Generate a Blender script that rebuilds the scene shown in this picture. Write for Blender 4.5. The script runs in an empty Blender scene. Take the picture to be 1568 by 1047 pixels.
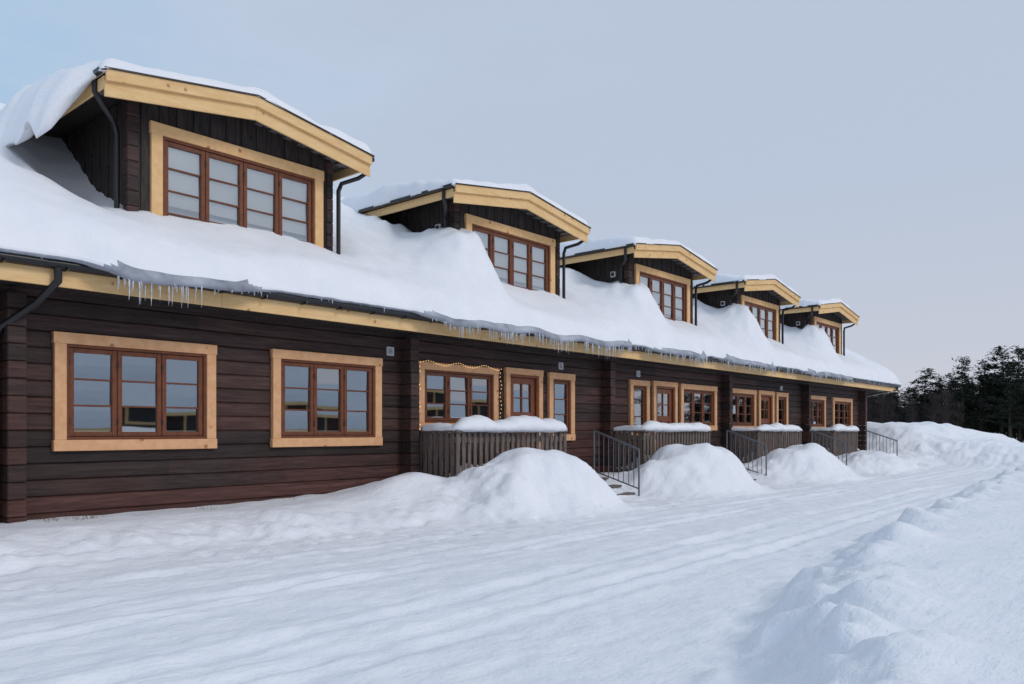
import bpy, math, random
from mathutils import Vector, Matrix, noise
random.seed(7)
R=math.radians
sc=bpy.context.scene
def N(x,y,z=0.0): return noise.noise(Vector((x,y,z)))
def ss(a,b,x):
    t=max(0.0,min(1.0,(x-a)/(b-a))); return t*t*(3-2*t)
def interp(pts,x):
    if x<=pts[0][0]: return pts[0][1]
    for (a,b),(c,d) in zip(pts,pts[1:]):
        if x<=c: return b+(d-b)*(x-a)/(c-a)
    return pts[-1][1]

# ------------------------------------------------------------ materials
def newmat(name):
    m=bpy.data.materials.new(name); m.use_nodes=True
    nt=m.node_tree; return m,nt,nt.nodes,nt.links,nt.nodes['Principled BSDF']
def coords(nt,scale):
    tc=nt.nodes.new('ShaderNodeTexCoord'); mp=nt.nodes.new('ShaderNodeMapping')
    mp.inputs['Scale'].default_value=scale
    nt.links.new(tc.outputs['Object'],mp.inputs['Vector']); return mp.outputs['Vector']
def noisen(nt,vec,scale,detail=4,rough=.55):
    n=nt.nodes.new('ShaderNodeTexNoise'); n.inputs['Scale'].default_value=scale
    n.inputs['Detail'].default_value=detail; n.inputs['Roughness'].default_value=rough
    nt.links.new(vec,n.inputs['Vector']); return n.outputs['Fac']
def ramp(nt,fac,stops):
    r=nt.nodes.new('ShaderNodeValToRGB'); e=r.color_ramp.elements
    while len(e)<len(stops): e.new(.5)
    for i,(p,c) in enumerate(stops):
        e[i].position=p; e[i].color=(*c,1) if len(c)==3 else c
    nt.links.new(fac,r.inputs['Fac']); return r.outputs['Color']
def mixc(nt,fac,a,b,mode='MIX'):
    m=nt.nodes.new('ShaderNodeMix'); m.data_type='RGBA'; m.blend_type=mode
    for s,v in ((m.inputs['Factor'],fac),(m.inputs['A'],a),(m.inputs['B'],b)):
        if hasattr(v,'is_linked'): nt.links.new(v,s)
        elif isinstance(v,(int,float)): s.default_value=v
        else: s.default_value=(*v,1)
    return m.outputs['Result']
def math_(nt,op,a,b=0.0,c=None):
    m=nt.nodes.new('ShaderNodeMath'); m.operation=op
    for i,v in enumerate((a,b)+((c,) if c is not None else ())):
        if hasattr(v,'is_linked'): nt.links.new(v,m.inputs[i])
        else: m.inputs[i].default_value=v
    return m.outputs[0]
def bump(nt,h,strength,dist,bsdf,prev=None):
    b=nt.nodes.new('ShaderNodeBump'); b.inputs['Strength'].default_value=strength
    b.inputs['Distance'].default_value=dist
    nt.links.new(h,b.inputs['Height'])
    if prev: nt.links.new(prev,b.inputs['Normal'])
    if bsdf: nt.links.new(b.outputs['Normal'],bsdf.inputs['Normal'])
    return b.outputs['Normal']

def mat_wood(name,ca,cb,cknot,scale,rough=.6,knots=True):
    m,nt,n,l,b=newmat(name)
    v=coords(nt,scale); g=noisen(nt,v,6,6,.65)
    col=ramp(nt,g,[(.3,ca),(.7,cb)])
    v2=coords(nt,(1,1,1)); big=noisen(nt,v2,.9,3)
    col=mixc(nt,math_(nt,'MULTIPLY',big,.5),col,mixc(nt,1.0,col,(.8,.72,.62),'MULTIPLY'))
    if knots:
        vo=n.new('ShaderNodeTexVoronoi'); vo.inputs['Scale'].default_value=4.3
        l.new(v2,vo.inputs['Vector'])
        k=ramp(nt,vo.outputs['Distance'],[(.0,(1,1,1)),(.09,(.75,.75,.75)),(.15,(0,0,0))])
        col=mixc(nt,k,col,cknot)
    l.new(col,b.inputs['Base Color']); b.inputs['Roughness'].default_value=rough
    b.inputs['Specular IOR Level'].default_value=.3
    bump(nt,g,.3,.004,b)
    return m
def mat_plain(name,c,rough=.5,metal=0,spec=.5):
    m,nt,n,l,b=newmat(name)
    v=coords(nt,(1,1,1)); g=noisen(nt,v,9,5)
    col=mixc(nt,g,tuple(x*.7 for x in c),tuple(min(1,x*1.25) for x in c))
    l.new(col,b.inputs['Base Color']); b.inputs['Roughness'].default_value=rough
    b.inputs['Metallic'].default_value=metal; b.inputs['Specular IOR Level'].default_value=spec
    return m
def mat_logs():
    m,nt,n,l,b=newmat('dark_log_wood')
    tc=n.new('ShaderNodeTexCoord'); sep=n.new('ShaderNodeSeparateXYZ'); l.new(tc.outputs['Object'],sep.inputs[0])
    zi=math_(nt,'FLOOR',math_(nt,'DIVIDE',math_(nt,'ADD',sep.outputs['Z'],1.33),.19))
    xi=math_(nt,'FLOOR',math_(nt,'DIVIDE',math_(nt,'ADD',sep.outputs['X'],math_(nt,'MULTIPLY',zi,1.7)),5.8))
    cmb=n.new('ShaderNodeCombineXYZ'); l.new(zi,cmb.inputs[0]); l.new(xi,cmb.inputs[1])
    wn=n.new('ShaderNodeTexWhiteNoise'); l.new(cmb.outputs[0],wn.inputs['Vector'])
    v=coords(nt,(.5,6,7)); g=noisen(nt,v,3.0,7,.7)
    base=ramp(nt,g,[(.25,(.013,.009,.0085)),(.5,(.044,.028,.025)),(.8,(.105,.070,.060))])
    red=ramp(nt,g,[(.25,(.020,.0085,.007)),(.5,(.068,.027,.021)),(.8,(.14,.056,.042))])
    v2=coords(nt,(.35,1,1)); big=noisen(nt,v2,1.2,4,.6)
    f=math_(nt,'MULTIPLY',ramp(nt,math_(nt,'ADD',big,math_(nt,'MULTIPLY',math_(nt,'SUBTRACT',wn.outputs['Value'],.5),.35)),[(.34,(0,0,0)),(.6,(1,1,1))]),.9)
    low=ramp(nt,math_(nt,'MULTIPLY_ADD',sep.outputs['Z'],.35,.5),[(.1,(1,1,1)),(.9,(.45,.45,.45))])
    col=mixc(nt,math_(nt,'MULTIPLY',f,low),base,red)
    br=math_(nt,'MULTIPLY_ADD',wn.outputs['Value'],.75,.6)
    mm=n.new('ShaderNodeVectorMath'); mm.operation='SCALE'; l.new(col,mm.inputs[0]); l.new(br,mm.inputs['Scale'])
    v3=coords(nt,(1.2,5,14)); s=noisen(nt,v3,2.2,6,.7)
    fr=ramp(nt,s,[(.58,(0,0,0)),(.76,(.4,.4,.4))])
    col=mixc(nt,fr,mm.outputs[0],(.13,.105,.10))
    v4=coords(nt,(.6,3,22)); ck=noisen(nt,v4,2.6,3,.5)
    col=mixc(nt,ramp(nt,ck,[(.28,(.8,.8,.8)),(.34,(0,0,0))]),col,(.006,.004,.004))
    l.new(col,b.inputs['Base Color']); b.inputs['Roughness'].default_value=.62
    b.inputs['Specular IOR Level'].default_value=.3
    bump(nt,g,.6,.008,b)
    return m
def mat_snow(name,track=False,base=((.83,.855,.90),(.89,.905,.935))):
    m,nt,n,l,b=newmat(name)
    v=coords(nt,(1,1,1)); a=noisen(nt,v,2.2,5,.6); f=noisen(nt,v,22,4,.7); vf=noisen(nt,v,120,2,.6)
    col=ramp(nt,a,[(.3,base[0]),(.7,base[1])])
    l.new(col,b.inputs['Base Color']); b.inputs['Roughness'].default_value=.65
    b.inputs['Specular IOR Level'].default_value=.25
    p=bump(nt,a,.45,.07,None)
    p=bump(nt,f,.5,.012,None,p)
    if track:
        v4=coords(nt,(.22,2.0,1)); t=noisen(nt,v4,2.8,6,.65); p=bump(nt,t,.5,.04,None,p)
        v5=coords(nt,(1,1.3,1)); t2=noisen(nt,v5,6,5,.65); p=bump(nt,t2,.5,.035,None,p)
    bump(nt,vf,.3,.003,b,p)
    return m
def mat_glass():
    m,nt,n,l,b=newmat('window_glass'); n.remove(b); out=n['Material Output']
    tr=n.new('ShaderNodeBsdfTransparent'); tr.inputs[0].default_value=(.92,.95,.95,1)
    gl=n.new('ShaderNodeBsdfGlossy'); gl.inputs['Roughness'].default_value=.02; gl.inputs[0].default_value=(.90,.94,.98,1)
    fr=n.new('ShaderNodeFresnel'); fr.inputs[0].default_value=1.55
    f=math_(nt,'MINIMUM',math_(nt,'MULTIPLY_ADD',fr.outputs[0],1.9,.30),1.0)
    v=coords(nt,(1,1,1)); g=noisen(nt,v,1.3,1); bn=n.new('ShaderNodeBump'); bn.inputs['Strength'].default_value=.06; bn.inputs['Distance'].default_value=.02
    l.new(g,bn.inputs['Height']); l.new(bn.outputs[0],gl.inputs['Normal'])
    mx=n.new('ShaderNodeMixShader'); l.new(f,mx.inputs[0]); l.new(tr.outputs[0],mx.inputs[1]); l.new(gl.outputs[0],mx.inputs[2])
    l.new(mx.outputs[0],out.inputs[0]); return m
def mat_ice():
    m,nt,n,l,b=newmat('ice'); v=coords(nt,(1,1,1)); g=noisen(nt,v,20,3)
    l.new(ramp(nt,g,[(.3,(.55,.61,.69)),(.7,(.82,.86,.92))]),b.inputs['Base Color'])
    b.inputs['Roughness'].default_value=.15; b.inputs['Transmission Weight'].default_value=.15; b.inputs['IOR'].default_value=1.31
    return m
def mat_emit(name,c,s):
    m,nt,n,l,b=newmat(name); b.inputs['Base Color'].default_value=(*c,1)
    b.inputs['Emission Color'].default_value=(*c,1); b.inputs['Emission Strength'].default_value=s; return m
def mat_leaf(name,ca,cb):
    m,nt,n,l,b=newmat(name); oi=n.new('ShaderNodeObjectInfo')
    v=coords(nt,(1,1,1)); g=noisen(nt,v,1.3,3)
    col=ramp(nt,g,[(.3,ca),(.7,cb)])
    col=mixc(nt,math_(nt,'MULTIPLY',oi.outputs['Random'],.5),col,tuple(x*.5 for x in ca))
    l.new(col,b.inputs['Base Color']); b.inputs['Roughness'].default_value=.8; b.inputs['Specular IOR Level'].default_value=.15
    return m

M_LOG=mat_logs()
M_YEL=mat_wood('pale_pine_board',(.78,.49,.215),(.90,.64,.33),(.36,.16,.06),(.6,3,3))
M_TRIM=mat_wood('window_trim_pine',(.70,.37,.18),(.84,.50,.275),(.34,.13,.06),(1.6,3,1.6))
M_TRIM2=mat_wood('dormer_trim_pine',(.78,.46,.20),(.90,.59,.30),(.34,.14,.05),(1.6,3,1.6))
M_BRN=mat_wood('brown_stained_sash',(.13,.042,.020),(.22,.076,.035),(.05,.02,.01),(2,3,2),.4,False)
M_DOOR=mat_wood('door_wood',(.17,.056,.025),(.26,.09,.042),(.08,.03,.01),(3,3,.7),.4,False)
M_GREY=mat_wood('weathered_railing_wood',(.095,.072,.064),(.23,.19,.17),(.03,.02,.02),(4,4,.6),.8)
M_DARK=mat_wood('dark_stained_board',(.020,.016,.015),(.072,.059,.054),(.01,.01,.01),(3,3,.5),.7)
M_UND=mat_wood('weathered_soffit_board',(.07,.065,.065),(.19,.175,.17),(.02,.02,.02),(3,.5,3),.8)
M_BLK=mat_plain('black_gutter_metal',(.012,.012,.014),.35)
M_RAIL=mat_plain('grey_rail_metal',(.16,.17,.19),.45,.6)
M_WHT=mat_plain('vent_plastic',(.62,.63,.65),.5)
M_BLIND=mat_wood('pale_blind',(.86,.86,.81),(.92,.92,.87),(.5,.5,.5),(1,1,6),.8,False)
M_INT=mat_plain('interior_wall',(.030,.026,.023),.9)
M_SNOW=mat_snow('snow'); M_SNOWG=mat_snow('ground_snow',True)
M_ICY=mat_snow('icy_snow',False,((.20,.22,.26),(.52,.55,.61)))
M_GLASS=mat_glass(); M_ICE=mat_ice(); M_BULB=mat_emit('warm_bulb',(1,.62,.25),2.0)
M_NEEDLE=mat_leaf('pine_needles',(.012,.020,.014),(.035,.050,.030))
M_TWIG=mat_leaf('bare_twigs',(.05,.04,.038),(.09,.072,.066))
M_GRASS=mat_plain('dry_grass_blades',(.09,.06,.03),.9)
M_BARK=mat_plain('bark',(.07,.05,.04),.9)

# ------------------------------------------------------------ mesh helpers
def link(o,parent=None):
    sc.collection.objects.link(o)
    if parent: o.parent=parent
    return o
def empty(name):
    e=bpy.data.objects.new(name,None); e.empty_display_size=.5; return link(e)
class MB:
    def __init__(s): s.v=[]; s.f=[]
    def box(s,x0,x1,y0,y1,z0,z1,rot=None):
        c=Vector(((x0+x1)/2,(y0+y1)/2,(z0+z1)/2)); n=len(s.v)
        for p in ((x0,y0,z0),(x1,y0,z0),(x1,y1,z0),(x0,y1,z0),(x0,y0,z1),(x1,y0,z1),(x1,y1,z1),(x0,y1,z1)):
            q=Vector(p)
            if rot: q=c+rot@(q-c)
            s.v.append(tuple(q))
        for f in ((0,3,2,1),(4,5,6,7),(0,1,5,4),(1,2,6,5),(2,3,7,6),(3,0,4,7)): s.f.append(tuple(n+i for i in f))
    def quad(s,*p):
        n=len(s.v); s.v+= [tuple(q) for q in p]; s.f.append(tuple(range(n,n+len(p))))
    def prism(s,poly,axis_vec):
        n=len(s.v); k=len(poly); a=Vector(axis_vec)
        s.v+=[tuple(p) for p in poly]+[tuple(Vector(p)+a) for p in poly]
        s.f.append(tuple(range(n+k-1,n-1,-1))); s.f.append(tuple(range(n+k,n+2*k)))
        for i in range(k):
            j=(i+1)%k; s.f.append((n+i,n+j,n+k+j,n+k+i))
    def cyl(s,a,b,r0,r1,seg=8):
        a=Vector(a);b=Vector(b);d=(b-a).normalized()
        u=d.orthogonal().normalized(); w=d.cross(u); n=len(s.v)
        for c,r in ((a,r0),(b,r1)):
            for i in range(seg):
                t=2*math.pi*i/seg; s.v.append(tuple(c+u*(r*math.cos(t))+w*(r*math.sin(t))))
        for i in range(seg):
            j=(i+1)%seg; s.f.append((n+i,n+j,n+seg+j,n+seg+i))
        s.f.append(tuple(n+i for i in range(seg-1,-1,-1))); s.f.append(tuple(n+seg+i for i in range(seg)))
    def obj(s,name,mat,parent=None,bevel=0,smooth=False,recalc=False):
        me=bpy.data.meshes.new(name); me.from_pydata(s.v,[],s.f); me.materials.append(mat)
        if recalc:
            import bmesh
            bm=bmesh.new(); bm.from_mesh(me); bmesh.ops.recalc_face_normals(bm,faces=bm.faces); bm.to_mesh(me); bm.free()
        if smooth: me.polygons.foreach_set('use_smooth',[True]*len(me.polygons))
        o=bpy.data.objects.new(name,me); link(o,parent)
        if bevel:
            m=o.modifiers.new('bevel','BEVEL'); m.width=bevel; m.segments=1; m.limit_method='ANGLE'; m.angle_limit=R(40)
        return o
def grid_obj(name,P,mat,parent=None):
    nu=len(P); nv=len(P[0]); v=[p for r in P for p in r]
    f=[(i*nv+j,(i+1)*nv+j,(i+1)*nv+j+1,i*nv+j+1) for i in range(nu-1) for j in range(nv-1)]
    b=MB(); b.v=v; b.f=f
    return b.obj(name,mat,parent,smooth=True)
def tube(name,pts,r,mat,parent):
    cu=bpy.data.curves.new(name,'CURVE'); cu.dimensions='3D'; cu.bevel_depth=r; cu.bevel_resolution=3
    sp=cu.splines.new('POLY'); sp.points.add(len(pts)-1)
    for i,p in enumerate(pts): sp.points[i].co=(*p,1)
    cu.materials.append(mat); cu.use_fill_caps=True
    o=bpy.data.objects.new(name,cu); return link(o,parent)

# ------------------------------------------------------------ layout constants (metres, eye height = 0)
W0,W1=-2.8,31.95; YW=10.0; GB=-1.33; LOGH=.19
RX0,RX1=-3.6,34.5; YE=9.3; ZE=1.78; SL=.62; YR=14.0
cabin=empty('log_lodge_building')
UNIT=5.8; UX=[2.99+UNIT*k for k in range(-1,6)]
wins=[]
wins+= [(-2.3,-.35,-.24,1.14,3),(.45,2.4,-.24,1.14,3)]
wins+= [(3.43,5.41,-.24,1.14,3),(6.27,8.25,-.24,1.16,3)]
wins+= [(9.05,11.05,0.0,1.17,3),(12.59,13.45,-.21,1.18,1)]
wins+= [(15.60,16.45,-.21,1.18,1),(17.96,19.93,0.0,1.19,3)]
wins+= [(20.66,22.45,0.0,1.19,3),(23.94,24.85,-.21,1.19,1)]
wins+= [(26.45,28.2,0.0,1.19,3),(28.95,31.0,0.0,1.19,3)]
doors=[(11.27,12.38),(16.63,17.78),(22.65,23.76)]
TW=.13
openings=[(a+TW*.6,b-TW*.6,c+TW*.6,d-TW*.6) for a,b,c,d,_ in wins]+[(a+TW*.6,b-TW*.6,-.86,1.19-TW*.6) for a,b in doors]

zs=[]
k=0
while GB+k*LOGH<1.72:
    z=GB+k*LOGH
    zs+=[(z,.020),(z+.007,.008),(z+.016,-.001),(z+LOGH/2,-.005),(z+LOGH-.016,-.001),(z+LOGH-.007,.008)]
    k+=1
zs.append((GB+k*LOGH,.020))
def prof(z):
    for (a,b),(c,d) in zip(zs,zs[1:]):
        if a<=z<=c: return b+(d-b)*(z-a)/(c-a) if c>a else b
    return 0
zz=sorted(set([round(a,5) for a,_ in zs]+[round(o[2],5) for o in openings]+[round(o[3],5) for o in openings]))
wall=MB()
def wav(x,z): 
    kk=math.floor((z-GB)/LOGH); return .012*N(x*.5,kk*3.3,2)
for a,b in zip(zz,zz[1:]):
    mid=(a+b)/2
    segs=[(W0,W1)]
    for o in openings:
        if o[2]<=mid<=o[3]:
            ns=[]
            for s in segs:
                if o[1]<=s[0] or o[0]>=s[1]: ns.append(s); continue
                if s[0]<o[0]: ns.append((s[0],o[0]))
                if s[1]>o[1]: ns.append((o[1],s[1]))
            segs=ns
    for s in segs:
        n=max(1,int((s[1]-s[0])/.5))
        for i in range(n):
            xa=s[0]+(s[1]-s[0])*i/n; xb=s[0]+(s[1]-s[0])*(i+1)/n
            wall.quad((xa,YW+prof(a)+wav(xa,mid),a),(xb,YW+prof(a)+wav(xb,mid),a),(xb,YW+prof(b)+wav(xb,mid),b),(xa,YW+prof(b)+wav(xa,mid),b))
wall.obj('front_log_wall',M_LOG,cabin)
ends=MB()
for x in UX:
    k=0
    while GB+k*LOGH<1.5:
        z=GB+k*LOGH; j=.008*random.uniform(-1,1)
        ends.box(x-.095,x+.095,9.74+j,YW+.05,z+.003,z+LOGH-.003); k+=1
ends.obj('cross_wall_log_ends',M_LOG,cabin,bevel=.010)
rest=MB()
rest.box(W1-.2,W1,YW+.04,18,GB,1.75); rest.box(W0,W0+.2,YW+.04,18,GB,1.75); rest.box(W0+.2,W1-.2,17.8,18,GB,1.75)
for x in (W0,W1-.2):
    rest.prism([(x,YW+.05,1.752),(x,18,1.752),(x,14,4.5)],(.2,0,0))
rest.obj('gable_and_rear_walls',M_LOG,cabin,recalc=True)
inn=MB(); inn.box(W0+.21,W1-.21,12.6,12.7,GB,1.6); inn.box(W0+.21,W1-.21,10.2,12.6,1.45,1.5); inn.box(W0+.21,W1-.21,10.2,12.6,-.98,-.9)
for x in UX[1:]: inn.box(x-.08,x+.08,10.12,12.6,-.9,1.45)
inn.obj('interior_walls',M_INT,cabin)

trim=MB(); trim2=MB(); sash=MB(); glass=MB(); hw=MB(); doorm=MB(); sill=MB()
def pane(x0,x1,z0,z1,y,a=.004):
    dx=random.uniform(-a,a); dz=random.uniform(-a,a)*.6
    glass.quad((x0,y-dx-dz,z0),(x1,y+dx-dz,z0),(x1,y+dx+dz,z1),(x0,y-dx+dz,z1))
def window(x0,x1,z0,z1,n,y,tw,tm,sm,rows=3):
    tm.box(x0,x0+tw,y-.045,y+.03,z0+tw,z1-tw); tm.box(x1-tw,x1,y-.045,y+.03,z0+tw,z1-tw)
    tm.box(x0-.012,x1+.012,y-.05,y+.03,z1-tw,z1); tm.box(x0-.012,x1+.012,y-.05,y+.03,z0,z0+tw)
    a,b,c,d=x0+tw,x1-tw,z0+tw,z1-tw
    fw=.035
    sm.box(a,a+fw,y-.02,y+.12,c+fw,d-fw); sm.box(b-fw,b,y-.02,y+.12,c+fw,d-fw)
    sm.box(a,b,y-.022,y+.12,d-fw,d); sm.box(a,b,y-.03,y+.12,c,c+fw)
    sill.box(a+fw+.03,b-fw-.03,y+.066,y+.2,c+fw,c+fw+.075)
    a+=fw;b-=fw;c+=fw;d-=fw
    w=(b-a)/n
    for i in range(n):
        p,q=a+i*w+.004,a+(i+1)*w-.004; s=.055
        sm.box(p,p+s,y+.0,y+.06,c+.004,d-.004); sm.box(q-s,q,y+.0,y+.06,c+.004,d-.004)
        sm.box(p+s,q-s,y+.002,y+.06,d-.004-s,d-.004); sm.box(p+s,q-s,y+.002,y+.06,c+.004,c+.004+s)
        gz0,gz1=c+.004+s,d-.004-s
        for r in range(1,rows):
            zc=gz0+(gz1-gz0)*r/rows; sm.box(p+s,q-s,y+.012,y+.05,zc-.011,zc+.011)
        for r in range(rows): pane(p+s-.003,q-s+.003,gz0+(gz1-gz0)*r/rows,gz0+(gz1-gz0)*(r+1)/rows,y+.034,.006)
        for hz in (c+.18,d-.18): hw.box(p-.012,p+.008,y-.014,y-.002,hz-.035,hz+.035)
for a,b,c,d,n in wins: window(a,b,c,d,n,YW-.02,TW,trim,sash)
for a,b in doors:
    y=YW-.02; tw=.12; t=1.2
    trim.box(a,a+tw,y-.045,y+.03,-.84,t-tw); trim.box(b-tw,b,y-.045,y+.03,-.84,t-tw); trim.box(a-.012,b+.012,y-.05,y+.03,t-tw,t)
    p,q=a+tw,b-tw
    doorm.box(p,p+.05,y-.015,y+.12,-.84,t-tw-.05); doorm.box(q-.05,q,y-.015,y+.12,-.84,t-tw-.05); doorm.box(p,q,y-.017,y+.12,t-tw-.05,t-tw)
    p+=.055;q-=.055;T=t-tw-.055
    doorm.box(p,q,y+.05,y+.09,-.84,.25)
    doorm.box(p,p+.12,y+.03,y+.092,-.84,T); doorm.box(q-.12,q,y+.03,y+.092,-.84,T)
    doorm.box(p+.12,q-.12,y+.032,y+.09,T-.12,T); doorm.box(p+.12,q-.12,y+.032,y+.09,.22,.36); doorm.box(p+.12,q-.12,y+.032,y+.09,-.84,-.64)
    m=(p+q)/2
    doorm.box(m-.015,m+.015,y+.036,y+.085,.36,T-.12); doorm.box(m-.05,m+.05,y+.036,y+.085,-.64,.22)
    doorm.box(p+.12,q-.12,y+.04,y+.085,.62,.644)
    pane(p+.12,q-.12,.36,T-.12,y+.06)
    hw.box(p+.03,p+.075,y+.005,y+.03,-.02,.1); hw.cyl((p+.05,y+.0,.04),(p+.17,y-.0,.04),.011,.011)

# ------------------------------------------------------------ main roof
def roofz(y): return ZE+SL*((y-YE) if y<=YR else (2*YR-y-YE))
rf=MB()
rf.prism([(RX0,YE,ZE-.06),(RX0,YE,ZE),(RX0,YR,roofz(YR)),(RX0,2*YR-YE,ZE),(RX0,2*YR-YE,ZE-.06),(RX0,YR,roofz(YR)-.07)],(RX1-RX0,0,0))
rf.obj('main_roof_deck',M_DARK,cabin,recalc=True)
so=MB(); x=RX0
while x<RX1:
    so.box(x+.003,min(x+.14,RX1)-.003,YE+.035,YW+.03,1.60,1.62); x+=.14
so.obj('eave_soffit_boards',M_DARK,cabin)
fa=MB(); x=RX0
while x<RX1-.05:
    x2=min(x+4.37,RX1); d=random.uniform(-.003,.003)
    fa.box(x,x2-.004,YE-.0+d,YE+.032+d,1.55,1.735); x=x2
for xx in (RX0-.002,RX1-.03):
    for sgn in (0,1):
        ya,yb=(YE,YR) if sgn==0 else (2*YR-YE,YR)
        fa.prism([(xx,ya,ZE-.2),(xx,ya,ZE-.02),(xx,yb,roofz(YR)-.02),(xx,yb,roofz(YR)-.2)],(.032,0,0))
fa.obj('eave_fascia',M_YEL,cabin,bevel=.004,recalc=True)
pu=MB(); pu.box(W1,RX1-.05,YW+.02,YW+.2,1.42,1.6); pu.box(W1,RX1-.05,13.9,14.1,4.2,4.45); pu.obj('gable_purlins',M_LOG,cabin)
gu=[]
for x in (RX0-.03,)+tuple(RX0+i*.5 for i in range(1,76))+(RX1+.03,):
    row=[]; sg=.012*N(x*.4,9.1)
    for i in range(9):
        t=math.pi*i/8; row.append((x,YE-.062-.055*math.cos(t)+sg,1.80-.068*math.sin(t)+sg))
    gu.append(row)
g=grid_obj('eave_gutter',gu,M_BLK,cabin); sm_=g.modifiers.new('solid','SOLIDIFY'); sm_.thickness=.006
br=MB(); x=RX0+.3
while x<RX1: br.box(x-.012,x+.012,YE-.132,YE+.0,1.718,1.731); x+=.6
br.obj('gutter_brackets',M_BLK,cabin)
tube('downpipe',[(3.22,9.23,1.74),(3.22,9.23,1.60),(3.10,9.5,1.38),(2.86,9.86,1.12),(2.78,9.9,.95),(2.78,9.9,-1.2)],.042,M_BLK,cabin)
tube('downpipe_far',[(34.2,9.23,1.74),(34.2,9.23,1.62),(33.2,9.6,1.48),(32.2,9.9,1.3),(32.12,9.92,1.1),(32.12,9.92,-1.2)],.042,M_BLK,cabin)

# ------------------------------------------------------------ dormers
DS=5.82; DX=[DS*k for k in range(5)]
DL,DR,DM=3.96,7.875,5.92; ZL,ZP=4.28,4.575; YF=9.80; YD=10.3
def dz(x,o):
    u=abs((x-o)-DM)/(DM-DL); return ZP+(ZL-ZP)*u
for k,o in enumerate(DX):
    dw=MB(); 
    x=4.45
    while x<7.49:
        x2=x+.118
        top=lambda q:(dz(q+o,o)-.09)
        xm=(x+x2)/2
        lo=2.1
        if 4.78<xm<7.21: lo=3.93
        dd=.0 if int(x/.118)%2 else .014
        dw.prism([(x+o+.002,YD-dd,lo),(x2+o-.002,YD-dd,lo),(x2+o-.002,YD-dd,top(x2)),(x+o+.002,YD-dd,top(x))],(0,.03,0))
        x=x2
    for sx in (4.45,7.47):
        y=YD+.03
        while y<13.4:
            dd=.0 if int(y/.13)%2 else .012
            dw.box(sx+o-.0-dd,sx+o+.03+dd,y+.002,y+.128,2.1+max(0,(y-10.3)*.5),dz(sx+o,o)-.09); y+=.13
    dw.obj('dormer_boards',M_DARK,cabin,recalc=True)
    cp=MB()
    z=2.1
    while z<4.1:
        cp.box(4.38+o,4.53+o,YD-.05,YD+.09,z+.002,z+.188); cp.box(7.42+o,7.54+o,YD-.04,YD+.09,z+.002,z+.188); z+=.19
    cp.obj('dormer_corner_posts',M_LOG,cabin,bevel=.01)
    window(4.68+o,7.34+o,2.33,4.005,4,YD-.02,.15,trim2,sash,rows=4)
    bl=MB()
    for i in range(4):
        b0=4.9+i*.56; bl.box(b0+o,b0+.53+o,YD+.046+.006*(i%2),YD+.050+.006*(i%2),2.98+.05*N(i*3.1,k*2.2),3.84)
    bl.obj('window_blind',M_BLIND,cabin)
    ib=MB(); ib.box(4.7+o,7.3+o,YD+.32,YD+.34,2.2,3.95); ib.obj('dormer_dark_backing',M_INT,cabin)  # added dark sheet behind the glass, stands in for the dim room and hides snow
    rd=MB(); ub=MB()
    for s in (-1,1):
        xe=DL+o if s<0 else DR+o; xm=DM+o
        rd.prism([(xe,YF+.05,ZL-.07),(xm,YF+.05,ZP-.07),(xm,YF+.05,ZP),(xe,YF+.05,ZL)],(0,3.9,0))
    x=DL+.06; i=0
    while x<DR-.1:
        za=dz(x+o,o)-.075; zb=dz(x+.1+o,o)-.075
        t=.02 if i%2 else .05
        ub.prism([(x+o,YF+.04,za-t),(x+.108+o,YF+.04,zb-t),(x+.108+o,YF+.04,zb),(x+o,YF+.04,za)],(0,.5,0)); x+=.12; i+=1
    rd.obj('dormer_roof',M_DARK,cabin,recalc=True)
    ub.obj('dormer_soffit_boards',M_UND,cabin,recalc=True)
    bb=MB()
    for s in (-1,1):
        xe=(DL-.03+o) if s<0 else (DR+.03+o); xm=DM+o; ze=ZL-.005
        bb.prism([(xe,YF-.045,ze-.135),(xm,YF-.045,ZP-.135),(xm,YF-.045,ZP),(xe,YF-.045,ze)],(0,.042,0))
        bb.prism([(xe,YF+.004,ze-.31),(xm,YF+.004,ZP-.31),(xm,YF+.004,ZP-.12),(xe,YF+.004,ze-.12)],(0,.03,0))
        xs=xe
        bb.box(min(xs,xs-s*.03),max(xs,xs-s*.03),YF+.036,13.2,ZL-.20,ZL-.06)
    bb.obj('dormer_barge_boards',M_YEL,cabin,bevel=.004,recalc=True)
    de=MB()
    for s in (-1,1):
        xe=(DL-.06+o) if s<0 else (DR+.06+o)
        de.prism([(xe,YF-.065,ZL-.012),(DM+o,YF-.065,ZP+.002),(DM+o,YF-.065,ZP+.018),(xe,YF-.065,ZL+.006)],(0,.15,0))
        de.box(min(xe,xe+s*.05),max(xe,xe+s*.05),YF-.0,13.0,ZL-.06,ZL-.0)
    de.obj('dormer_drip_edge',M_BLK,cabin,recalc=True)
    xr=DR+.05+o
    tube('dormer_downpipe_a',[(xr,YF+.12,4.22),(xr,YF+.12,4.05),(xr-.1,YF+.2,3.96),(7.66+o,YD-.09,3.88),(7.60+o,YD-.09,3.75),(7.60+o,YD-.09,2.6)],.034,M_BLK,cabin)
    xl=DL-.05+o
    tube('dormer_downpipe_b',[(xl,YF+.25,4.22),(xl,YF+.25,4.08),(xl+.12,YF+.33,3.97),(4.28+o,YD+.1,3.90),(4.33+o,YD+.14,3.78),(4.33+o,YD+.14,2.7)],.034,M_BLK,cabin)
    if k:
        v=MB(); v.box(4.405+o,4.45+o,10.66,10.80,3.70,3.84); v.obj('dormer_vent',M_WHT,cabin,bevel=.01)
        v=MB(); v.box(4.40+o,4.404+o,10.69,10.77,3.73,3.81); v.obj('dormer_vent_grille',M_INT,cabin)
trim.obj('window_trim',M_TRIM,cabin,bevel=.005)
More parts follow.
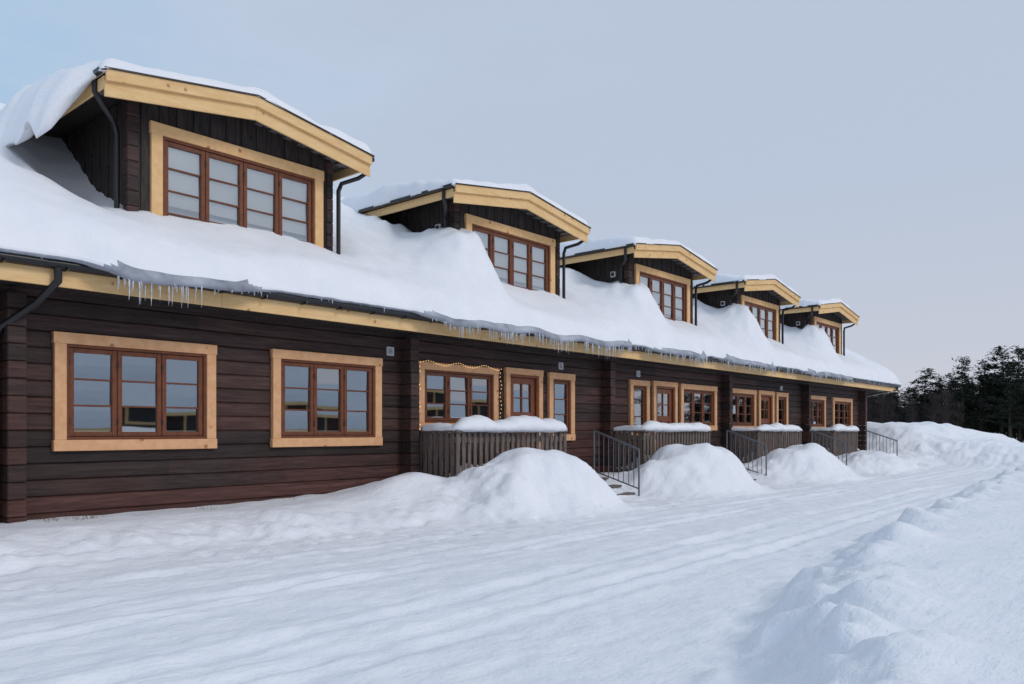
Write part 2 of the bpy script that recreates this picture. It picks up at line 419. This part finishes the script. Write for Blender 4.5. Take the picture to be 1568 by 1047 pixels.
trim2.obj('dormer_window_trim',M_TRIM2,cabin,bevel=.005)
sash.obj('window_sashes',M_BRN,cabin,bevel=.004)
doorm.obj('doors',M_DOOR,cabin,bevel=.004)
glass.obj('window_glass',M_GLASS,cabin)
sill.obj('inner_window_sills',M_BLIND,cabin)
hw.obj('hinges_and_handles',M_BLK,cabin)
vn=MB()
for x,z in ((8.46,1.29),(13.02,1.33),(16.0,1.33),(24.4,1.33)):
    vn.box(x-.07,x+.07,YW-.03,YW+.01,z-.07,z-.05);vn.box(x-.07,x+.07,YW-.03,YW+.01,z+.05,z+.07)
    vn.box(x-.07,x-.05,YW-.03,YW+.01,z-.05,z+.05);vn.box(x+.05,x+.07,YW-.03,YW+.01,z-.05,z+.05)
    for i in range(4): vn.box(x-.05,x+.05,YW-.024,YW-.018,z-.045+i*.025,z-.033+i*.025)
vn.obj('wall_vents',M_WHT,cabin)

# ------------------------------------------------------------ roof snow
def zone(x):
    s=0
    for a,b,t in ((3.75,5.2,1.0),(8.6,14.0,1.0),(15.2,17.4,.9),(18.6,21.5,.8),(24,28,.8)): s=max(s,t*ss(a-.4,a+.2,x)*(1-ss(b-.3,b+.7,x)))
    return s
def lip(x):
    o=.05*N(x*.35,5.1)+.04*N(x*1.3,7.7)+.03*N(x*4,2.2)
    return YE-.15-o-.24*zone(x)*(1+.5*N(x*.9,3.3))
def lipz(x):
    return 1.815-.14*zone(x)*(1+.6*N(x*1.1,8.3))+.012*N(x*5,1)
def snowS(x,y,yl):
    yy=min(y,2*YR-y)
    base=ZE+SL*(yy-YE)
    d=max(0,.6-abs(y-YR)); base-=.18*(d/.6)**2*.6
    e=max(0.0,min(1.0,(yy-yl)/.38)); ex=max(0.0,min(1.0,(RX1+.08-x)/.4)); ex0=max(0,min(1,(x-RX0+.08)/.4))
    rnd=math.sqrt(max(0,1-(1-e)**2))*math.sqrt(max(0,1-(1-ex)**2))*math.sqrt(max(0,1-(1-ex0)**2))
    T=.49+.09*N(x*.45,y*.5,1)+.055*N(x*1.5,y*1.6,4)+.022*N(x*4,y*4,9)
    T+=.07*max(0,N(x*.8,y*.5,12))*(1-ss(10.2,11.2,yy))
    if x<3.6: T+=.10*ss(11,13.5,yy)*(1-ss(2.6,3.8,x))
    for k,o in enumerate(DX):
        dx=x-(4.46+o); dy=yy-10.0
        if k>0:
            sx=.8 if dx<0 else .5
            g=math.exp(-(abs(dx)/sx)**(2 if dx<0 else 3.2)-(abs(dy)/(.50 if dy<0 else .9))**2)
            T+=(.80+.07*math.sin(k*2.1))*g*(1+.15*N(x*2.5,y*2.5,3+k))+.12*g*N(x*4.5,y*4.5,k)
            T+=.20*math.exp(-((x-(3.95+o))/.55)**2-((yy-11.5)/.6)**2)*(1+.9*N(x*3,y*3,2))
        else:
            T-=.46*math.exp(-((x-4.1)/.48)**2-((yy-11.3)/.9)**2)
            T+=.12*math.exp(-((x-3.0)/.4)**2-((yy-12.2)/.9)**2)
        T-=.12*math.exp(-((x-(7.7+o))/.25)**2-((yy-10.9)/.7)**2)
    return base+max(.05,T)*rnd
P=[]
nx=int((RX1-RX0+.16)/.07)
for i in range(nx+1):
    x=RX0-.08+(RX1-RX0+.16)*i/nx; yl=lip(x); zl=lipz(x)
    row=[(x,YE+.02,ZE+.01),(x,YE-.06,max(zl,1.79)),(x,yl+.07,zl+.005),(x,yl+.03,zl-.0),(x,yl+.005,zl+.03)]
    ys=[yl+t for t in (.0,.015,.04,.07,.11,.16,.22,.29,.37,.46,.56)]
    y=yl+.66
    while y<YR+.6: ys.append(y); y+=.07
    while y<2*YR-YE: ys.append(y); y+=.35
    for y in ys:
        z=snowS(x,y,yl); q=ss(yl,yl+.35,y)
        row.append((x,y,max(z-(1.80-zl)*(1-q)*.6, zl+.06+.1*min(1,(y-yl)/.1)) if y<YE+.2 else z))
    P.append(row)
mn=min(len(r) for r in P)
P=[r[:mn-1]+[(r[mn-1][0],2*YR-YE+.05,ZE-.0)] for r in P]
ms=grid_obj('main_roof_snow',P,M_SNOW,cabin)
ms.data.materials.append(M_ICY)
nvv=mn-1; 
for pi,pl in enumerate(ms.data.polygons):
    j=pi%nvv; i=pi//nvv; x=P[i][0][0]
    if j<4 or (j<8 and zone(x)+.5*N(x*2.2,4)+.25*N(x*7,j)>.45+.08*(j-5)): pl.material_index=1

for k,o in enumerate(DX):
    P=[]; nu,nv=72,72
    for i in range(nu+1):
        row=[]
        for j in range(nv+1):
            u=i/nu; v=j/nv
            uu=.5-.5*math.cos(math.pi*u)
            y=YF-.05+3.85*v
            corn=ss(.04,.15,v) if k==0 else 0
            el=.11+.06*N(y*2.1,k*7.0)+.03*N(y*5,k)+(.50+.14*N(y*1.6,4)+.09*N(y*4,4))*corn
            xl=DL-el+o; xr=DR+.04+.03*N(y*2,k*5+2.)+o
            x=xl+(xr-xl)*uu
            fy=YF-.06+.025*N(x*1.7,k*3.1)+.01*N(x*6,k); y=fy+3.85*v
            d=min((x-xl),(xr-x)); e1=min(1,max(0,d/(.16+.14*corn))); e2=min(1,max(0,(y-fy)/.12))
            r=math.sqrt(1-(1-e1)**2)*math.sqrt(1-(1-e2)**2)
            left=1-ss(.0,.35,u)
            T=.15+.06*N(x*.9,y*.9,k+.5)+.045*N(x*2.6,y*2.6,k)+.10*ss(.1,.4,v)
            T+=left*ss(.04,.2,v)*(.22 if k==0 else .14)*(1+.6*N(x*2,y*2.3,k+5))
            over=max(0,DL+o-x)
            low=ZL-.05-.62*corn*(1+.35*N(y*1.8,1)+.3*N(y*5,1))
            z=dz(max(min(x,DR+o),DL+o),o)+max(.03,T)*r-over*.3
            if k==0 and over>0:
                q=min(1,over/max(.01,el)); z=z-corn*(.22*q**1.5)+corn*.05*N(x*7,y*6,2)
                z=low+(z-low)*math.sqrt(max(0,1-q**3.2))
            elif i==0: z=ZL-.03
            if i==nu: z=ZL-.01
            row.append((x,y,z))
        P.append(row)
    und=[]
    for t in (3,2,1):
        q=t/3.0; row=[]
        for j in range(nv+1):
            a=P[0][j]; xe=DL-.02+o; ze=ZL-.03
            row.append((xe+(a[0]-xe)*(1-q)**.8 if t<3 else xe, a[1], a[2]+(ze-a[2])*q**1.5+.02*N(a[1]*4,q*3)*(q<1)))
        und.append(row)
    grid_obj('dormer_snow',und+P,M_SNOW,cabin)

# icicles
ic=MB()
for a,b,n,lm in ((3.75,4.7,34,.26),(4.8,6.4,14,.10),(8.7,10.2,40,.2),(10.2,13.8,110,.24),(13.8,15,22,.14),(15,18,60,.22),(18,24,100,.22),(24,33,110,.2),(6.4,8.7,12,.08),(1,3.5,8,.1)):
    for i in range(n):
        x=random.uniform(a,b); L=lm*random.uniform(.2,1)**1.3; yl=lip(x)
        yy=yl+random.uniform(.02,.07); r=random.uniform(.006,.013)
        z=lipz(x)
        ic.cyl((x,yy,z+.02),(x+.003,yy,z-L*.45),r,r*.65,6); ic.cyl((x+.003,yy,z-L*.45),(x,yy,z-L),r*.65,.0012,6)
ic.obj('icicles',M_ICE,cabin,smooth=True)

bulb=MB()
def ball(c,r):
    n=len(bulb.v); bulb.v+=[(c[0]+r,c[1],c[2]),(c[0]-r,c[1],c[2]),(c[0],c[1]+r,c[2]),(c[0],c[1]-r,c[2]),(c[0],c[1],c[2]+r),(c[0],c[1],c[2]-r)]
    for a,b in ((0,2),(2,1),(1,3),(3,0)): bulb.f+= [(n+a,n+b,n+4),(n+b,n+a,n+5)]
t=9.0
while t<11.1: ball((t,YW-.09,1.15+.03*math.sin(t*9)+.01*random.random()),.009); t+=.06
z=1.15
while z>.0: ball((9.03+.02*math.sin(z*20),YW-.09,z),.009); ball((11.08+.02*math.sin(z*17),YW-.09,z),.009); z-=.075
sl=empty('string_lights'); bulb.obj('bulbs',M_BULB,sl)
tube('light_cable',[(9.03,YW-.083,.0),(9.03,YW-.083,1.16),(11.08,YW-.083,1.16),(11.08,YW-.083,.0)],.003,M_BLK,sl)

# ------------------------------------------------------------ porches
def snow_ridge(name,pts,w,h,parent,seed):
    P=[];n=len(pts)
    for i,(x,y,z) in enumerate(pts):
        a=pts[max(0,i-1)];b=pts[min(n-1,i+1)]; d=Vector((b[0]-a[0],b[1]-a[1],0)).normalized(); q=Vector((-d.y,d.x,0))
        s=i/(n-1); tp=math.sqrt(max(0,1-(abs(2*s-1))**8))
        hh=h*(1+.55*N(i*.07,seed)+.2*N(i*.25,seed+3))*tp; ww=w*(1+.25*N(i*.2,seed+9))*(.25+.75*tp)
        row=[]
        for j in range(19):
            t=math.pi*2*j/18
            cx=math.cos(t); sz=math.sin(t)
            off=q*(ww/2*cx*(1.0 if sz>-.2 else .75)); zz=z+(hh*max(0,sz)**.8 if sz>0 else -.04*abs(sz))
            zz+=.018*N(x*5+cx,y*5,seed+sz)+.008*N(x*14,cx*3,seed)
            row.append((x+off.x,y+off.y,zz))
        P.append(row)
    return grid_obj(name,P,M_SNOW,parent)
for k in range(4):
    o=UNIT*k; x0,x1,x2=9.0+o-(.15 if k else 0),11.88+o,12.88+o; yf=9.0
    e=empty('wooden_porch_railing')
    rl=MB(); top=-.03; bot=-.93
    if k==3: x1=28.6
    x=x0
    while x<x1-.02:
        j=random.uniform(-.004,.004); rl.box(x+.0,x+.078,yf+j,yf+.022+j,bot+random.uniform(-.02,.02),top-.0); x+=.135
    y=yf+.06
    while y<9.93: rl.box(x0-.0,x0+.022,y,y+.085,bot+random.uniform(-.02,.02),top); y+=.13
    rl.box(x0-.03,x1+.03,yf-.04,yf+.1,top,top+.035); rl.box(x0-.03,x0+.11,yf+.1,9.95,top,top+.034)
    rl.box(x0,x1,yf+.023,yf+.06,-.2,-.1); rl.box(x0,x1,yf+.023,yf+.06,-.80,-.70)
    rl.box(x0+.023,x0+.06,yf+.07,9.95,-.2,-.1)
    for xx in (x0+.03,(x0+x1)/2,x1-.1): rl.box(xx,xx+.09,yf+.061,yf+.15,-1.25,top)
    rl.obj('railing_boards',M_GREY,e,bevel=.004)
    dk=MB(); x=x0+.03
    while x<x2: dk.box(x,x+.11,yf+.05,9.95,-.88,-.85); x+=.118
    dk.box(x0+.03,x2,yf+.06,yf+.11,-1.1,-.885); dk.box(x0+.03,x2,9.8,9.85,-1.1,-.885)
    dk.obj('deck_boards',M_GREY,e)
    pts=[(x0+.05,9.85-i*.05,top+.035) for i in range(0,16)]+[(x0+.12+i*.05,9.05-.0,top+.035) for i in range(0,int((x1-x0-.05)/.05))]
    snow_ridge('railing_snow',pts[14:],.34 if k else .42,.17 if k else .22,e,k*11.3+.7)
    snow_ridge('railing_side_snow',pts[:18],.20,.09,e,k*11.3+5)
    P=[[(x0+.1+(x2-x0-.15)*i/24,9.08+.85*j/10,-.84+ (.28*math.exp(-((j-3)/4)**2)+.06*N(i*.3,j*.3,k))*min(1,i/3,(24-i)/3)*(.3 if i>17 else 1)) for j in range(11)] for i in range(25)]
    grid_obj('deck_snow',P,M_SNOW,e)
    s=empty('entrance_steps')
    x1_,x2_=(28.7,29.7) if k==3 else (x1+.05,x2)
    st=MB()
    for i in range(3): st.box(x1_+.03,x2_-.03,yf-.02-.3*(i+1),yf-.3*i+.0,-.95-.13*i,-.91-.13*i)
    st.obj('treads',M_GREY,s,bevel=.005)
    mr=MB(); r=.014
    for xx in (x2_,):
        mr.cyl((xx,yf+.05,.0),(xx,yf-.98,-.36),.02,.02);mr.cyl((xx,yf+.05,-.80),(xx,yf-.98,-1.10),r,r)
        mr.cyl((xx,yf+.05,.0),(xx,yf+.05,-1.1),.018,.018);mr.cyl((xx,yf-.98,-.36),(xx,yf-.98,-1.32),.018,.018)
        for i in range(1,9):
            t=i/9; mr.cyl((xx,yf+.05-1.03*t,-.36*t),(xx,yf+.05-1.03*t,-.8-.3*t),.008,.008,6)
    mr.obj('metal_handrails',M_RAIL,s)
    P=[[(x1_+.06+(x2_-x1_-.12)*i/10,yf-.95+1.0*j/16,-1.27+.42*(j/16)+.03*N(i*.4,j*.4,k)+.02) for j in range(17)] for i in range(11)]
    grid_obj('step_snow',P,M_SNOW,s)

# ------------------------------------------------------------ ground
EDGE=[(-8,-1.0),(0,.25),(2.8,1.45),(6,2.4),(9,2.8),(25,3.9),(60,5)]
def turb(x,y,z): return abs(N(x,y,z))+.5*abs(N(2.1*x,2.1*y,z+3))+.25*abs(N(4.3*x,4.3*y,z+5))
def gh(x,y):
    near=-8<x<60 and -8<y<14
    if not near: 
        return -1.25+.3*N(x*.03,y*.03,2)*ss(20,60,abs(x-15)+abs(y))+ (ss(32,36,x)*(1-ss(44,60,x))*.45 if abs(y)<60 else 0)+ (1.0*ss(-9,-11,y)*(1-ss(-14,-18,y)) if -20<x<80 else 0)*(1+.3*N(x*.3,y*.3))
    h=-1.30+.035*N(x*.25,y*.5,0)+.02*N(x*.9,y*2.0,3)
    for ty in (3.7,3.95,4.45,5.5,5.75,6.2,6.9):
        c=ty+.14*math.sin(x*.21+ty)+.05*N(x*.7,ty); m=max(0,.65+.9*N(x*.4,ty*3)); h-=m*.028*math.exp(-((y-c)/.09)**2)*(1+.8*N(x*1.5,ty)); h+=m*.014*math.exp(-((abs(y-c)-.16)/.06)**2)*(1+N(x*3,ty+5))
    h+=.014*N(x*2.5,y*4,8)+.010*N(x*7,y*8,3)
    # trampled footprints trail
    fp=N(x*5.5,y*5.5,31)
    if fp>.25: h-=.05*(fp-.25)*ss(6.4,7.0,y)*(1-ss(7.6,8.2,y))*2
    wt=interp([(-4,-1.02),(5,-1.01),(7.2,-.96),(8.2,-.84),(9.2,-.9),(20,-.95),(32,-.85)],x)
    yb=8.1+.35*N(x*.35,2.2)+.16*N(x*1.4,5.2)
    f=ss(yb-.3,yb+1.0,y); h=h+(wt-h)*f
    lump=math.exp(-((y-yb-.1)/.5)**2)
    h+=lump*(.03+.13*turb(x*1.5,y*1.5,5))*(1.25 if x<6 else .9)
    h+=f*.03*N(x*2.4,y*2.4,7)
    h+=.20*math.exp(-((x-8.1)/.9)**2-((y-9.1)/.55)**2)
    for k,(mx,my,rx,ry,pk) in enumerate(((9.95,8.2,1.35,.78,.90),(15.35,8.15,1.5,.8,.99),(21.0,8.1,1.7,.8,.90),(26.9,8.0,1.7,.8,.62),(31.2,8.6,1.9,1.1,.42))):
        wx=x+.45*N(x*.9,y*.9,k+20); wy=y+.25*N(x*.9,y*.9,k+30)
        q=((wx-mx)/rx)**2+((wy-my)/ry)**2
        if q<4:
            g=math.exp(-q**1.5*.8)
            h=h*(1-g)+g*(-1.27+pk*(1+.16*N(x*1.3,y*1.3,k+.3)))+g*(1-g)*(.55*N(x*1.6,y*1.6,k+4)+.5*(turb(x*2.4,y*2.4,k+2)-.4))+.07*g*N(x*2.4,y*2.4,1)+.018*g*N(x*7,y*7,1)
    e=interp(EDGE,x)+.26*N(x*.45,1.2)+.10*N(x*1.9,4.2)
    if y<e+.9:
        f=1-ss(e-.65,e+.2,y)
        lvl=-.91+.06*N(x*.4,y*.4,7)+.028*N(x*1.5,y*1.5,3)+.008*N(x*5,y*5,3)
        h=h+(lvl-h)*f
        cr=math.exp(-((y-e+.35)/.40)**2)
        h+=cr*(.02+.08*N(x*1.0,y*1.2,11)+.24*(turb(x*1.6,y*1.9,12)-.3)+.02*N(x*7,y*7,13))
        h+=.22*math.exp(-((y-e-.02)/.3)**2)*max(0,N(x*3.4,y*3.4,14)-.2)
    if x>29:
        a=ss(31.5+.8*N(y*.3,8),35.5,x)*(1-.55*ss(40,58,x))
        amp=interp([(-60,.45),(0,.45),(4.5,.5),(7,.88),(9,1.10),(14,1.16),(60,.6)],y)
        h+=a*amp*(1+.14*N(x*.6,y*.6,4)+.12*N(x*1.5,y*1.5,2))+a*(1-a)*.9*(turb(x*1.1,y*1.1,6)-.4)
    return h
def arange(a,b,s):
    r=[];v=a
    while v<b-1e-6: r.append(v); v+=s
    return r
xs=[-600,-400,-250,-150,-90,-60,-40,-28,-20,-14,-10,-8,-7,-6]+arange(-5,1,.2)+arange(1,12,.05)+arange(12,26,.1)+arange(26,42,.18)+[42,43,44,46,48,50,53,56,60,70,85,105,140,200,300,450,700]
ys=[-600,-400,-250,-150,-90,-60,-40,-28,-20,-17,-15,-13.5,-12,-11,-10,-9,-8,-6,-5,-4,-3,-2.4]+arange(-2,.6,.12)+arange(.6,10.05,.045)+[10.1,10.6,11,12,13,14,16,18,20,24,30,40,60,90,150,250,400,700]
P=[[(x,y,gh(x,y)) for y in ys] for x in xs]
grid_obj('snowy_ground',P,M_SNOWG)

# dry grass poking through at the wall foot
gr=MB(); rg=random.Random(3)
for cx in (3.25,3.4,3.6,3.75,5.1,6.4):
    for i in range(14):
        x=cx+rg.gauss(0,.05); y=9.72+rg.gauss(0,.08); z=gh(x,y); h=rg.uniform(.03,.09)
        gr.quad((x-.003,y,z-.02),(x+.003,y,z-.02),(x+rg.gauss(0,.03),y+rg.gauss(0,.03),z+h))
gr.obj('dry_grass',M_GRASS)

# ------------------------------------------------------------ neighbouring lodge across the road (seen in the window reflections)
nb=empty('neighbouring_log_lodge')
b=MB(); b.box(4,64,-30,-22,-1.3,1.3); b.prism([(4,-30,1.302),(4,-22,1.302),(4,-26,3.6)],(60,0,0)); b.obj('walls',M_LOG,nb,recalc=True)
b=MB(); b.prism([(3,-21.1,1.1),(3,-21.15,1.55),(3,-21.6,1.95),(3,-25.5,4.2),(3,-26.5,4.2),(3,-31,1.4),(3,-30.9,1.1),(3,-26,3.75)],(62,0,0)); b.obj('roof_snow',M_SNOW,nb,recalc=True)
b=MB(); g2=MB(); x=6
while x<62:
    b.box(x,x+2,-22,-21.94,-.2,1.1); g2.box(x+.15,x+1.85,-21.95,-21.92,-.05,.95); x+=3.4
b.box(3,65,-21.1,-21.06,.9,1.1); b.obj('trim',M_YEL,nb); g2.obj('glazing',M_BLK,nb)

# ------------------------------------------------------------ trees
def pine_mesh(name,seed,h,spread=.2,n=46,start=.3,dens=11):
    rnd=random.Random(seed); tr=MB(); lf=MB()
    bend=rnd.uniform(-.02,.02)*h; pp=[(bend*math.sin(t*3),bend*math.cos(t*2)-bend,h*t) for t in (0,.25,.5,.75,1)]
    for i in range(4): tr.cyl(pp[i],pp[i+1],.016*h*(1-i*.24),.016*h*(1-(i+1)*.24)+.004,6)
    for i in range(n):
        f=start+(1-start)*(i+rnd.random())/n; f=min(f,.99)
        L=h*spread*((1-f)/(1-start))**.7*rnd.uniform(.5,1.25)+.03*h; az=rnd.uniform(0,6.283); up=rnd.uniform(-.3,.3)
        base=Vector((0,0,h*f)); d=Vector((math.cos(az),math.sin(az),up))
        tr.cyl(base,base+d*L,.004*h,.001*h,3)
        m=max(2,int(L/.3))
        for j in range(m):
            c=base+d*L*((j+.8)/m)
            for q in range(dens):
                p=c+Vector((rnd.gauss(0,.18),rnd.gauss(0,.18),rnd.gauss(0,.11)))*(h/8)
                a=Vector((rnd.uniform(-1,1),rnd.uniform(-1,1),rnd.uniform(-.5,.5))).normalized()*rnd.uniform(.12,.26)*(h/8)
                b=Vector((rnd.uniform(-1,1),rnd.uniform(-1,1),rnd.uniform(-.6,.6))).normalized()*rnd.uniform(.06,.15)*(h/8)
                lf.quad(p-a,p+b,p+a)
    me=bpy.data.meshes.new(name); nv=len(tr.v)
    me.from_pydata(tr.v+lf.v,[],tr.f+[tuple(nv+i for i in f) for f in lf.f])
    me.materials.append(M_BARK); me.materials.append(M_NEEDLE)
    me.polygons.foreach_set('material_index',[0]*len(tr.f)+[1]*len(lf.f)); return me
def birch_mesh(name,seed,h):
    rnd=random.Random(seed); b=MB(); b.cyl((0,0,0),(0,.1,h),.012*h,.003,5)
    for i in range(60):
        f=rnd.uniform(.2,.98); az=rnd.uniform(0,6.283); L=h*.26*(1-f*.6)*rnd.uniform(.5,1)
        p=Vector((0,0,h*f)); d=Vector((math.cos(az),math.sin(az),1.1)).normalized()
        b.cyl(p,p+d*L,.02,.006,3)
        for q in range(14):
            s=p+d*L*rnd.uniform(.3,1); e=s+Vector((rnd.gauss(0,.35),rnd.gauss(0,.35),rnd.uniform(-.1,.6)))
            w=Vector((rnd.uniform(-1,1),rnd.uniform(-1,1),0)).normalized()*.016; b.quad(s-w,s+w,e)
    me=bpy.data.meshes.new(name); me.from_pydata(b.v,[],b.f); me.materials.append(M_TWIG); return me
PV=[pine_mesh('pine_a',1,8,.2,60,.2),pine_mesh('pine_b',2,8,.25,54,.3),pine_mesh('pine_c',3,8,.16,64,.08),pine_mesh('pine_d',4,8,.22,60,.2)]
BV=[birch_mesh('birch_a',5,7),birch_mesh('birch_b',6,7)]
forest=empty('pine_forest'); rnd=random.Random(21)
def put(me,x,y,s,parent,name,wd=1):
    o=bpy.data.objects.new(name,me); o.location=(x,y,-1.3); o.rotation_euler=(0,0,rnd.uniform(0,6.28)); o.scale=(s*wd*rnd.uniform(.85,1.2),)*2+(s,); return link(o,parent)
for i in range(260):
    a=2*math.pi*i/260+rnd.uniform(-.01,.01); r=rnd.uniform(88,125); x=10+r*math.cos(a); y=r*math.sin(a)
    put(rnd.choice(PV),x,y,rnd.uniform(.62,.98),forest,'forest_tree',1.3)
for i in range(400):
    y=rnd.uniform(-30,75); x=rnd.uniform(92,125)-.12*abs(y-15)
    s=rnd.uniform(.58,.86)*(1.15 if y<24 else 1.0)
    put(rnd.choice(PV),x,y,s,forest,'forest_tree',1.35)
for i in range(110):
    y=rnd.uniform(16,48); put(rnd.choice(BV),rnd.uniform(78,90)-.12*abs(y-15),y,rnd.uniform(.5,.82),forest,'forest_birch',1.3)
for i in range(60):
    y=rnd.uniform(-10,45); put(PV[2],rnd.uniform(84,92),y,rnd.uniform(.25,.5),forest,'forest_sapling',1.7)
for x,y,h,v in ((94,13.8,9.6,0),(92.6,15.3,9.6,1),(91.8,16.5,8.2,3),(90.2,18.2,8.6,2),(86.3,13.4,7.6,0),(94.3,21.2,6.8,1),(89,12.2,9.2,3)):
    put(PV[v],x,y,h/8,None,'pine_tree',1.2)

# ------------------------------------------------------------ world & sun
w=bpy.data.worlds.new('World'); sc.world=w; w.use_nodes=True; nt=w.node_tree; n=nt.nodes; l=nt.links
bg=n['Background']; sky=n.new('ShaderNodeTexSky'); sky.sky_type='NISHITA'; sky.sun_disc=False
EL,RO=R(36),R(165); sky.sun_elevation=EL; sky.sun_rotation=RO; sky.dust_density=2
tc=n.new('ShaderNodeTexCoord'); mp=n.new('ShaderNodeMapping'); mp.inputs['Scale'].default_value=(1,1,3.2)
mp.inputs['Location'].default_value=(.9,.2,.6)
l.new(tc.outputs['Generated'],mp.inputs['Vector'])
f1=noisen(nt,mp.outputs[0],1.8,8,.55)
sep=n.new('ShaderNodeSeparateXYZ'); l.new(tc.outputs['Generated'],sep.inputs[0])
dirf=math_(nt,'ADD',math_(nt,'MULTIPLY',sep.outputs['Y'],.62),math_(nt,'MULTIPLY',sep.outputs['X'],-.45))
ff=math_(nt,'ADD',dirf,math_(nt,'MULTIPLY',math_(nt,'SUBTRACT',f1,.5),1.1))
c=ramp(nt,ff,[(.0,(.50,.57,.70)),(.22,(.51,.605,.745)),(.55,(.38,.565,.78))])
hz=ramp(nt,sep.outputs['Z'],[(.0,(1,1,1)),(.09,(.55,.55,.55)),(.28,(0,0,0))])
c=mixc(nt,hz,c,(.61,.62,.68))
sc_=n.new('ShaderNodeVectorMath'); sc_.operation='SCALE'; l.new(c,sc_.inputs[0]); sc_.inputs['Scale'].default_value=10.2
fin=mixc(nt,.94,sky.outputs[0],sc_.outputs[0])
l.new(fin,bg.inputs['Color']); bg.inputs['Strength'].default_value=.1
sd=bpy.data.lights.new('sun','SUN'); sd.energy=.95; sd.angle=R(16); sd.color=(1,.93,.86)
so_=bpy.data.objects.new('sun',sd); link(so_)
S=Vector((math.cos(EL)*math.sin(RO),math.cos(EL)*math.cos(RO),math.sin(EL)))
so_.rotation_euler=S.to_track_quat('Z','Y').to_euler(); so_.location=S*50

cam=bpy.data.cameras.new('camera'); co=bpy.data.objects.new('camera',cam); link(co)
cam.sensor_width=36; cam.lens=36*1215/1568; cam.shift_y=.0864; cam.clip_end=3000; cam.clip_start=.05
co.rotation_euler=(R(90),0,R(-49)); sc.camera=co
sc.view_settings.view_transform='Standard'; sc.view_settings.look='None'; sc.view_settings.exposure=0
